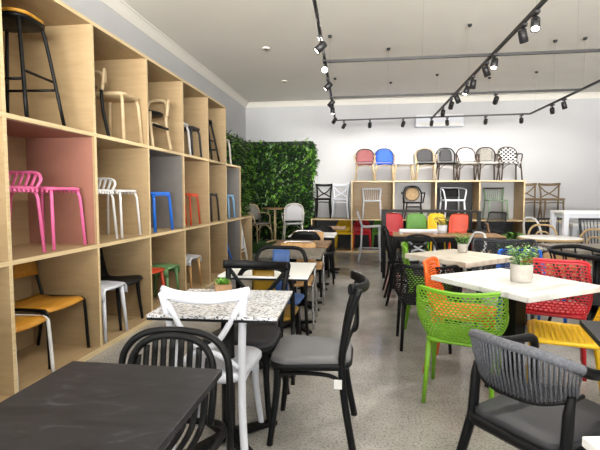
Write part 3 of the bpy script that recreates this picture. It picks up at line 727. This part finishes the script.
shell_chair('black moulded chair facing away at the far white table', (-.72, 5.85, 0), PI, BLACK, W=.44, H=.84)
table('white topped table at the far end of the left row', (-.68, 6.25, 0), 0, WTOP, .62, .62, .75, .02, base='cross')
shell_chair('black moulded chair on the far side of the far white table', (-.62, 6.7, 0), 0, BLACK, W=.42, H=.82)
table('small brown table nearest the back display on the left', (-.6, 7.6, 0), 0, BROWN, .62, .6, .75, .025, base='cross')
shell_chair('black moulded chair facing away at the small brown table', (-.72, 7.22, 0), PI, BLACK, W=.42, H=.82)

# ------------------------------------------------------------------ green wall corner
def green_wall():
    t = thing('vertical_garden', 'artificial green wall of dense leaves wrapping the back left corner', 'green wall', (XL, YB, 0))
    for s_ in (0, 1):
        m = MB(); n = 5200 if s_ else 3600
        L = 1.68 if s_ else 2.9; top = 2.62
        for k in range(n):
            q = random.random() * L; z = .22 + random.random() ** .9 * (top - .3)
            clump = .5 + .5 * math.sin(q * 9 + 3 * math.sin(z * 5)) * math.sin(z * 8 + q * 4)
            dep = .09 + .11 * clump * random.random() + .03 * random.random()
            if s_: p = V(q, -dep, z); out = V(0, -1, 0)
            else: p = V(dep, -q, z); out = V(1, 0, 0)
            d = V(random.gauss(0, .6), random.gauss(0, .6), random.gauss(-.25, .6)) + out * .75
            k_ = d.dot(out)
            if k_ < .12: d += out * (.12 - k_)
            c = 2 if random.random() < .16 + .24 * clump * (0 if s_ else 1) else (4 if random.random() < .07 else random.choice((0, 0, 1, 3, 3)))
            m.leaf(p, d, (0, 0, 1), random.uniform(.08, .19), random.uniform(.035, .075), c)
        if s_:
            for k in range(200):
                q = random.random(); z = 1.75 + .75 * random.random()
                m.leaf((1.63 + .12 * random.random() ** 2 * (1 - abs(z - 2.1)), -.12 - .1 * random.random(), z), (random.gauss(.7, .4), -.6, random.gauss(-.3, .5)), (0, 0, 1), .14, .05, random.choice((0, 1, 1, 2)))
        P_(t, 'foliage', LEAFS, m)
        P_(t, 'backing_panel', LEAFS[3], MB().box(.012, 1.66, -.035, -.008, .2, 2.58) if s_ else MB().box(.008, .035, -2.9, -.04, .2, 2.58))
    return t
green_wall()
tag(MB().box(-.75, .75, -.5, .46, 0, .2).build('turf_platform', TURF, loc=(-1.98, 10.2, 0)), 'low platform covered in artificial turf below the green wall', 'platform')
table('small round bistro table on the turf platform', (-2.02, 10.25, .2), 0, BROWN, .6, .6, .8, .02, base='round', basem=BAMB, col=.03, foot=.25)
bistro_chair('curved tub bistro chair left of the round bistro table on the platform', (-2.4, 10.2, .2), face(.8, -.5), BAMB, GRYW, H=.88, W=.5)
bistro_chair('white backed bistro chair right of the round bistro table on the platform', (-1.6, 10.28, .2), face(-.25, .97), OFFW, WHTW, H=.9, W=.46)

# ------------------------------------------------------------------ back display: cross backs, nine bistro chairs, chairs in bays
ZB = .756; ZT = 1.611
cross_chair('black cross back chair on the low left shelf beside green wall', (-.92, 10.5, ZB), 0, BLACK, W=.38, H=.8, straight=True, group='cross back chairs on the display')
cross_chair('white cross back chair on the low left shelf', (-.52, 10.5, ZB), 0, WHITE, W=.38, H=.8, straight=True, group='cross back chairs on the display')
cross_chair('weathered timber cross back chair right of the display, next to the case', (3.62, 10.5, ZB), 0, DBRN, W=.4, H=.8, straight=True, group='cross back chairs on the display')
cross_chair('weathered timber cross back chair, the outer one at the right end of the display', (4.06, 10.45, ZB), R(-5), DBRN, W=.42, H=.8, straight=True, group='cross back chairs on the display')
row = [(.07, BRASSD, PINKW, PINKW, 'dusty pink woven bistro chair on top of the display', True), (.52, NAVY, BLUE2, BLUE2, 'bright blue woven bistro chair on top of the display', True),
       (.97, OFFW, WHTW, WHITE, 'all white bistro chair on top between the blue and black chairs', False), (1.44, BAMB, BLKW, BLACK, 'black woven bistro chair above the round back bay', True),
       (1.9, BRASSD, BLKW, BLACK, 'black woven bistro chair with dark frame above the black bay', True), (2.28, BLACKM, BLKW, BLACK, 'black woven bistro chair left of the pale grey one', False),
       (2.7, OFFW, WHTW, WHITE, 'pale grey woven bistro chair on top of the display', True), (3.08, BRASSD, GRYW, OFFW, 'grey woven bistro chair with small framed back panel', True)]
# the row as the photograph shows it
row = [(.07, BRASSD, PINKW, PINKW, 'dusty pink woven bistro chair on top of the display', True, BAMB), (.52, NAVY, BLUE2, BLUE2, 'bright blue woven bistro chair on top of the display', True, BAMB),
       (.95, OFFW, WHTW, WHITE, 'all white bistro chair on top between the blue and black ones', False, OFFW), (1.4, BAMB, BLKW, BLACK, 'black woven bistro chair with cane frame, right of the white one', True, BAMB),
       (1.84, BLACKM, BLKW, BLACK, 'black woven bistro chair with black frame above the round back chair', True, BLACKM), (2.27, BLACKM, BLKW, CHAR, 'charcoal woven bistro chair directly left of the pale grey one', False, BRASSD)]
xs = [.03, .47, .9, 1.38, 1.84, 2.28, 2.71, 3.17]
specs = [(BRASSD, PINKW, PINKW, BAMB, True, 'dusty pink woven bistro chair, leftmost on top of the display', 1), (NAVY, BLUE2, BLUE2, BAMB, True, 'bright blue woven bistro chair on top of the display', 1.0),
         (OFFW, WHTW, WHITE, BAMB, False, 'white bistro chair on top of the display between blue and black ones', 1), (BAMB, BLKW, BLACK, BAMB, True, 'black woven bistro chair with cane arms beside the white one', .95),
         (BLACKM, BLKW, BLACK, BRASSD, False, 'black woven bistro chair with black hoop frame left of the pale grey one', .72), (BRASSD, WHTW, OFFW, BRASSD, True, 'pale grey woven bistro chair on top of the display', 1),
         (BRASSD, GRYW, OFFW, BRASSD, True, 'bistro chair with dark framed grey back panel on top of the display', .74), (BRASSD, CHK, CHK, BRASSD, True, 'black and white checked bistro chair, rightmost on top of the display', 1)]
for x, (fr, wv, st, lg, ar, lb, bw) in zip(xs, specs):
    bistro_chair(lb, (x, 10.46, ZT), 0, fr, wv, st, H=.86, W=.42, arms=ar, legm=lg, backw=bw, sc=.87, group='bistro chairs on top of the display')
G5 = 'chairs in the display bays'
spindle_chair('white spindle back chair in the first display bay', (.2, 10.45, ZB), 0, WHITE, H=.68, W=.42, SH=.42, group=G5)
t = hoop_chair('black round back armchair with cane panel in the second display bay', (1.12, 10.45, ZB), 0, BLACK, H=.74, W=.42, SH=.38, group=G5, arms=True, inner=False)
P_(t, 'cane_panel', RATT, MB().slab([(.15 * math.cos(a * PI / 10), .15 * math.sin(a * PI / 10)) for a in range(20)], -.01, .01)).matrix_local = Matrix.Translation((0, .225, .56)) @ Euler((R(82), 0, 0)).to_matrix().to_4x4()
P_(t, 'panel_ring', BLACK, MB().tube([(.155 * math.cos(a * PI / 12), .23 + .14 * .14 * math.sin(a * PI / 12), .56 + .155 * math.sin(a * PI / 12)) for a in range(24)], .012, closed=True))
t = thing('white_frame_armchair', 'white framed armchair with black back in the dark third display bay', 'chair', (1.98, 10.45, ZB), R(8), G5)
P_(t, 'seat', WHITE, MB().slab(rrect(.44, .42, .06), .4, .44, .01))
for sx in (-1, 1):
    P_(t, 'leg', WHITE, MB().tube([(sx * .2, -.17, .42), (sx * .225, -.2, 0)], .018)); P_(t, 'leg', WHITE, MB().tube([(sx * .2, .18, .42), (sx * .225, .23, 0)], .018))
    P_(t, 'arm', WHITE, MB().tube(cr([(sx * .2, .22, .7), (sx * .26, .05, .68), (sx * .25, -.14, .63), (sx * .21, -.17, .42)], 5), .016))
P_(t, 'back_frame', WHITE, MB().tube([(-.2, .18, .42), (-.21, .23, .7), (.21, .23, .7), (.2, .18, .42)], .016)); P_(t, 'backrest', BLACK, MB().sheet(panel_grid(.4, .205, .5, .235, .69, .02), .015))
spindle_chair('sage green spindle back chair in the fourth display bay', (2.92, 10.5, ZB), 0, SAGE, H=.69, W=.42, SH=.44, group=G5, rail=BRASSD)
potted_plant('tiny plant in white pot beside the cane panel armchair', (1.45, 10.35, ZB), WHITE, 'round', .9, LEAFS[0:2], 30, .11)
# coloured chairs on the floor in the lower bays and before them
G6 = 'coloured moulded chairs before the display'
shell_chair('yellow moulded chair under the low left shelf', (-.42, 10.4, .031), 0, YELL, W=.42, H=.68, SH=.4, group=G6)
shell_chair('red moulded chair in the bay behind the white bar stool', (-.02, 10.4, .031), 0, RED, W=.42, H=.68, SH=.4, group=G6)
shell_chair('green moulded chair in the bay behind the white bar stool', (.42, 10.42, .031), 0, GREEN2, W=.42, H=.68, SH=.4, group=G6)
shell_chair('red moulded chair at the left end behind the bar table', (.66, 9.75, 0), 0, RED, W=.44, H=.9, SH=.47, group=G6)
shell_chair('green moulded chair behind the bar table', (1.14, 9.75, 0), 0, GREEN2, W=.46, H=.9, SH=.47, group=G6)
shell_chair('yellow moulded chair behind the bar table and white pot', (1.58, 9.75, 0), R(4), YELL, W=.42, H=.9, SH=.47, group=G6)
shell_chair('orange red moulded chair behind the right end of the bar table', (2.0, 9.7, 0), R(-8), ORED, W=.46, H=.9, SH=.5, group=G6)

# ------------------------------------------------------------------ middle: bar table, bar stool, timber table and its chairs
t = thing('bar_table', 'tall black framed bar table in front of the coloured chairs', 'table', (1.03, 7.35, 0))
P_(t, 'tabletop', BLACK, MB().box(-.73, .73, -.3, .3, 1.03, 1.055), bevel=.003)
for sx in (-1, 1):
    for sy in (-1, 1): P_(t, 'leg', BLACKM, MB().box(sx * .7 - .025, sx * .7 + .025, sy * .27 - .025, sy * .27 + .025, 0, 1.03))
    P_(t, 'stretcher', BLACKM, MB().box(sx * .7 - .015, sx * .7 + .015, -.245, .245, .2, .23))
t = shell_chair('white plastic bar stool standing alone in the back aisle', (.14, 8.85, 0), PI / 2 , WHITE, W=.42, H=.98, SH=.68, kind='bar_chair')
for a in ((-.2, -.2, .2, -.2), (.2, -.2, .21, .21), (-.21, .21, .21, .21), (-.2, -.2, -.21, .21)): P_(t, 'footrest', WHITE, MB().tube([(a[0], a[1], .24), (a[2], a[3], .24)], .011))
table('long brown timber table with black edge in front of bar table', (1.15, 6.5, 0), R(-3), BROWN, 1.45, .55, .75, .02, edge=BLACK, base='legs', basem=BLACKM, col=.025)
potted_plant('plant in white pot on the long brown table', (1.12, 6.62, .7505), WHITE, 'round', 1.5, LEAFS[0:2], 50, .085)
cross_chair('white cross back chair at the near side of the long brown table', (.78, 6.18, 0), R(4), WHITE, W=.5, H=.82)
hoop_chair('black bentwood hoop chair nearest the aisle facing the tables', (.52, 5.5, 0), PI / 2 , BLACK, H=.88, W=.42)
hoop_chair('black bentwood hoop chair behind its twin near the aisle', (.54, 6.0, 0), PI / 2 + .1, BLACK, H=.88, W=.42)
hoop_chair('black hoop armchair facing camera behind the distressed table', (.63, 4.98, 0), 0, BLACK, H=.84, W=.42, arms=True)
table('distressed pale timber table with small pot in the middle', (.87, 4.25, 0), R(40), WASH, .68, .68, .75, .045, base='cross', col=.04)
potted_plant('leafy plant in small grey pot on the distressed table', (.95, 4.47, .7505), CONC, 'round', 1.0, LEAFS[1:3], 40, .11)
perf_armchair('black perforated armchair facing the distressed table', (.53, 3.95, 0), R(178), BLACK, sc=.91)
perf_armchair('lime green perforated chair at the left side of the distressed table', (.66, 4.58, 0), PI / 2 - .1, GREEN, arms=False)
perf_armchair('charcoal perforated armchair at the right of the distressed table', (1.36, 4.55, 0), R(-14), CHAR, H=.82, sc=1.04)
hoop_chair('white metal hoop chair behind the distressed table', (1.2, 5.7, 0), R(-65), WHITEM, H=.83, W=.34, inner=False)
perf_armchair('charcoal perforated bar chair by the right end of the bar table', (2.07, 8.0, 0), R(-66), CHAR, SH=.68, legs=.68, H=.76, arms=False, kind='perforated_bar_chair')

# ------------------------------------------------------------------ right: marble table group
table('square white marble look table on black pedestal', (.96, 3.03, 0), R(34), MARB, .69, .75, .75, .032, base='square', col=.05, foot=.15, shift=(.06, .03))
potted_plant('green plant in cast concrete pot on the marble table', (1.0, 3.0, .7505), CONC, 'round', 1.42, LEAFS[1:3] + [LEAFS[4]], 60, .085, .72)
G7 = 'perforated chairs round the marble table'
perf_armchair('lime green perforated armchair at the near left of the marble table', (.64, 2.95, 0), R(161), GREEN, group=G7, sc=.92)
perf_armchair('orange perforated chair at the far left of the marble table', (.74, 3.43, 0), R(70), ORANGE, group=G7, arms=False)
perf_armchair('red perforated armchair at the far right of the marble table', (1.42, 3.6, 0), R(160), RED, group=G7, arms=False, H=.84)
perf_armchair('yellow perforated armchair at the right of the marble table', (1.27, 2.95, 0), R(-108), YELL, group=G7, arms=False)
rope_chair('charcoal armchair with grey rope woven back in the near right', (.745, 1.87, 0), R(127))
table('black slate topped table at the right edge beside the rope armchair', (1.19, 1.74, 0), R(-12), SLATE, .62, .62, .75, .024, base='cross')
table('white table, only its corner showing at the lower right', (.80, .88, 0), R(10), WTOP, .5, .52, .74, .024, edge=BLACK, base='cross')
perf_armchair('blue perforated chair between the red chair and brown chair', (1.62, 4.6, 0), R(8), BLUE, arms=False, H=.74)
tub_rail_chair('black spindle settee with curved rail behind the red chair', (2.12, 4.2, 0), PI / 2, BLACK, H=.8, rad=.46)
table('dark grey topped table behind the black settee', (2.45, 5.1, 0), R(8), GTIMB, .9, .7, .75, .03, base='cross')
table('round pale topped table with tan edge', (2.4, 6.2, 0), 0, WTOP, .74, .74, .75, .025, edge=RATT, base='round', basem=OFFW)
hoop_chair('cane hoop chair behind the round tan edged table', (2.6, 6.75, 0), 0, RATT, H=.86, W=.42)
hoop_chair('cane hoop chair at the right of the round tan edged table', (2.72, 6.05, 0), R(-60), RATT, H=.86, W=.42)
school_chair('tan timber panel chair in front of the round table', (2.1, 5.3, 0), R(172), BRASSD, TIMB, H=.7, W=.4)
school_chair('brown timber folding chair tilted beside the long brown table', (2.12, 7.1, 0), R(75), BRASSD, BROWN, H=.86, W=.4)
hoop_chair('white tubular hoop chair left of the tall white table', (2.75, 7.3, 0), PI / 2 + .3, WHITEM, H=.95, W=.4, SH=.5, inner=False)
t = thing('boxed_shrub', 'artificial green shrub in a low grey box behind the round table', 'plant', (2.15, 6.8, 0))
P_(t, 'planter', CONC, MB().box(-.2, .2, -.15, .15, 0, .5)); m = MB()
for k in range(420):
    g = random.random() * 2 * PI; el = random.uniform(-.2, 1.5); q = .2
    m.leaf((q * .9 * math.cos(g) * math.cos(el), q * .7 * math.sin(g) * math.cos(el), .52 + q * math.sin(el)), (math.cos(g), math.sin(g), random.uniform(-.3, .9)), (0, 0, 1), .09, .04, k % 3)
P_(t, 'foliage', LEAFS[0:3], m)
table('tall white table with timber top and square legs on the right', (3.5, 7.2, 0), R(0), WTOP, 1.25, .5, 1.06, .035, apr=.06, edge=None, base='legs', basem=WHITE, col=.035)
spindle_chair('dark grey slatted chair with navy seat under the tall white table', (3.1, 7.75, 0), R(-4), CHAR, H=.9, W=.46, SH=.5, kind='slat_back_chair')
spindle_chair('dark grey slatted chair at the right end of the tall white table', (3.75, 7.75, 0), R(-4), CHAR, H=.9, W=.46, SH=.5, kind='slat_back_chair')
table('white table beyond the tall table at right', (4.55, 9.4, 0), 0, WTOP, 1.3, .7, .75, .04, base='legs', basem=WHITE, col=.04)

# ------------------------------------------------------------------ wall unit, tracks and spots
t = thing('air_conditioner', 'white split air conditioner high on the back wall', 'air conditioner', (1.7, YB, 2.84))
P_(t, 'housing', WHITE, MB().box(-.53, .53, -.2, 0, 0, .27), bevel=.02); P_(t, 'louvre', OFFW, MB().box(-.48, .48, -.208, -.2, .03, .075)); P_(t, 'intake_grille', OFFW, MB().box(-.5, .5, -.18, -.02, .27, .276))
TZ = 2.81
def track(label, p, q, cups):
    p = V(*p, TZ); q = V(*q, TZ); c = (p + q) / 2
    t = thing('lighting_track', label, 'lighting track', c)
    P_(t, 'track_rail', LAMPB, MB().bar(p - c, q - c, .028, .028))
    for a in cups:
        b = p.lerp(q, a) - c
        P_(t, 'suspension_cord', LAMPB, MB().tube([b, b + V(0, 0, CZ - TZ - .01)], .0006, 5)); P_(t, 'ceiling_cup', LAMPB, MB().lathe([(.022, CZ - TZ - .03), (.03, CZ - TZ - .0005)], b, n=14))
t1 = ((-.29, .4), (-.57, 9.3)); t2 = ((1.42, .4), (1.33, 9.19)); tc = ((-.58, 9.3), (3.08, 9.05)); t3 = ((3.08, 9.03), (3.12, 4.6)); ta = ((-.42, 5.22), (3.1, 5.22)); tb = ((-.5, 7.13), (3.08, 7.09))
track('black lighting track running away along the left', *t1, (.42, .68, .94)); track('black lighting track running away down the middle', *t2, (.41, .67, .95))
track('black lighting track crossing near the back wall', *tc, (.3, .8)); track('black lighting track running away along the right', *t3, (.05, .45))
track('nearer black cross track linking the side tracks', *ta, (.3, .75)); track('farther black cross track linking the side tracks', *tb, (.24, .9))
ORD = ['first', 'second', 'third', 'fourth', 'fifth', 'sixth', 'seventh', 'eighth', 'ninth', 'tenth']
def spot(label, x, y, aim, power, size=62):
    d = (V(*aim) - V(x, y, TZ - .1)).normalized()
    t = thing('track_spotlight', label, 'spotlight', (x, y, TZ - .018), 0, 'spotlights on the ceiling tracks')
    P_(t, 'adapter', LAMPB, MB().box(-.02, .02, -.05, .05, -.022, -.001)); P_(t, 'stem', LAMPB, MB().tube([(0, 0, -.02), (0, 0, -.09)], .008))
    rot = d.to_track_quat('Z', 'Y').to_matrix().to_4x4(); M = Matrix.Translation((0, 0, -.1)) @ rot
    o = P_(t, 'lamp_head', LAMPB, MB().lathe([(.028, -.06), (.036, -.056), (.037, .055), (.033, .055), (.031, .045)], n=20)); o.matrix_local = M
    o = P_(t, 'lamp_face', GLOW, MB().lathe([(.03, .0455), (.03, .047)], n=20)); o.matrix_local = M
    l = bpy.data.lights.new('spot_light', 'SPOT'); l.energy = power; l.spot_size = R(size); l.spot_blend = .7; l.color = (1, .955, .89); l.shadow_soft_size = .035
    lo = bpy.data.objects.new('spot_beam', l); COL.objects.link(lo); lo.parent = t
    lo.matrix_local = Matrix.Translation(V(0, 0, -.1) + d * .062) @ d.to_track_quat('-Z', 'Y').to_matrix().to_4x4()
PW = 86
for k, (y, aim) in enumerate([(.9, (-2.2, 2.2, 1.1)), (1.9, (-2.3, 3.2, 1.2)), (2.5, (-2.3, 4.4, 1.2)), (2.95, (-.7, 2.2, .5))]):  # out-of-view spots added to light the shelving and foreground
    spot(f'added unseen black spotlight on the left track above the shelving, {ORD[k]} from its camera end', -.29 - (y - .4) / 8.9 * .28, y, aim, PW * .24, 75)
for k, (y, aim) in enumerate([(1.0, (-.5, 1.2, .7)), (1.7, (.9, 1.9, .4)), (2.5, (.7, 2.9, .5)), (3.2, (1.6, 3.4, .6))]):  # more out-of-view spots, added to brighten the near tables
    spot(f'added unseen black spotlight on the middle track above the near tables, {ORD[k]} from its camera end', 1.42 - (y - .4) / 8.8 * .09, y, aim, PW * .24, 75)
for k, (y, aim) in enumerate([(4.35, (-2.2, 4.0, 1.0)), (5.12, (.02, .4, 1.35)), (5.9, (-2.2, 5.6, 1)), (7.0, (-2.3, 7.6, .9)), (7.6, (-.3, 7.2, 0)), (8.6, (-1.9, 10.7, 1.2))]):
    spot(f'black spotlight, {ORD[k]} into view along the left track', -.36 - (y - 2.6) / 6.7 * .21, y, aim, PW)
for k, (y, aim) in enumerate([(4.02, (1.0, 2.9, .7)), (4.3, (1.9, 4.5, .6)), (5.15, (.9, 4.3, .7)), (5.45, (2.2, 5.9, .7)), (6.05, (1.2, 6.4, .7)), (6.4, (.2, 6.0, 0)), (6.95, (2.4, 7.6, .7)), (7.4, (1.2, 9.6, .8)), (8.1, (1.4, 9.9, .7))]):
    spot(f'black spotlight, {ORD[k]} into view along the middle track', 1.4 - (y - 2.6) / 6.6 * .07, y, aim, PW)
for k, (x, ax) in enumerate([(-.4, -1.0), (.12, .1), (.77, .6), (1.31, 1.4), (1.6, 2.0), (2.3, 2.6), (2.93, 3.5)]):
    spot(f'black spotlight, {ORD[k]} from the left on the track near the back wall', x, 9.3 - (x + .58) / 3.66 * .25, (ax, 10.75, 1.9), PW * .55, 80)
for k, (y, aim) in enumerate([(7.65, (3.6, 7.6, .8)), (8.1, (4.3, 10.7, 1.4))]):
    spot(f'black spotlight, {ORD[k]} into view along the right track', 3.1, y, aim, PW)
spot('black spotlight alone on the farther cross track', 1.93, 7.1, (2.0, 9.8, 1.0), PW)
for x, y, lb in ((-1.48, 6.85, 'small round white ceiling fitting nearer the camera'), (-1.55, 8.84, 'small round white ceiling fitting nearer the green wall')):
    t = thing('ceiling_sensor', lb, 'ceiling fitting', (x, y, CZ)); P_(t, 'housing', OFFW, MB().lathe([(.045, -.018), (.06, -.012), (.062, -.0005)], n=20)); P_(t, 'lens', CHAR, MB().lathe([(.018, -.026), (.02, -.0185)], n=14))

# ------------------------------------------------------------------ daylight through the shopfront, added ceiling fill, sky, camera
l = bpy.data.lights.new('shopfront_daylight', 'AREA'); l.shape = 'RECTANGLE'; l.size = 7.4; l.size_y = 2.7; l.energy = 80; l.color = (.93, .97, 1)
lo = bpy.data.objects.new('shopfront_daylight', l); COL.objects.link(lo); lo.location = (1.2, YF - .15, 1.5); lo.rotation_euler = (R(90), 0, 0)
l = bpy.data.lights.new('added_ceiling_fill', 'AREA'); l.shape = 'RECTANGLE'; l.size = 12; l.size_y = 3; l.energy = 10500; l.color = (1, .97, .92)  # unseen lamp added outside the window to brighten the ceiling
lo = bpy.data.objects.new('added_ceiling_fill', l); COL.objects.link(lo); lo.location = (1.2, YF - 6, .1); lo.rotation_euler = (R(106), 0, 0)
wd = bpy.data.worlds.new('sky'); SC.world = wd; wd.use_nodes = True
wd.node_tree.nodes['Background'].inputs[0].default_value = (.8, .9, 1, 1); wd.node_tree.nodes['Background'].inputs[1].default_value = 1.0
cam = bpy.data.cameras.new('camera'); co = bpy.data.objects.new('camera', cam); COL.objects.link(co); SC.camera = co
cam.sensor_width = 36; cam.lens = 36 * 450 / 600; cam.clip_start = .02
co.location = (0, 0, 1.3); co.rotation_euler = (R(90 - 3.85), 0, R(7.97))
SC.view_settings.view_transform = 'Standard'; SC.view_settings.look = 'None'; SC.view_settings.exposure = .3; SC.view_settings.gamma = 1
try: SC.view_settings.use_curve_mapping = False
except Exception: pass
SC.cycles.use_denoising = True; SC.cycles.max_bounces = 8; SC.cycles.diffuse_bounces = 5
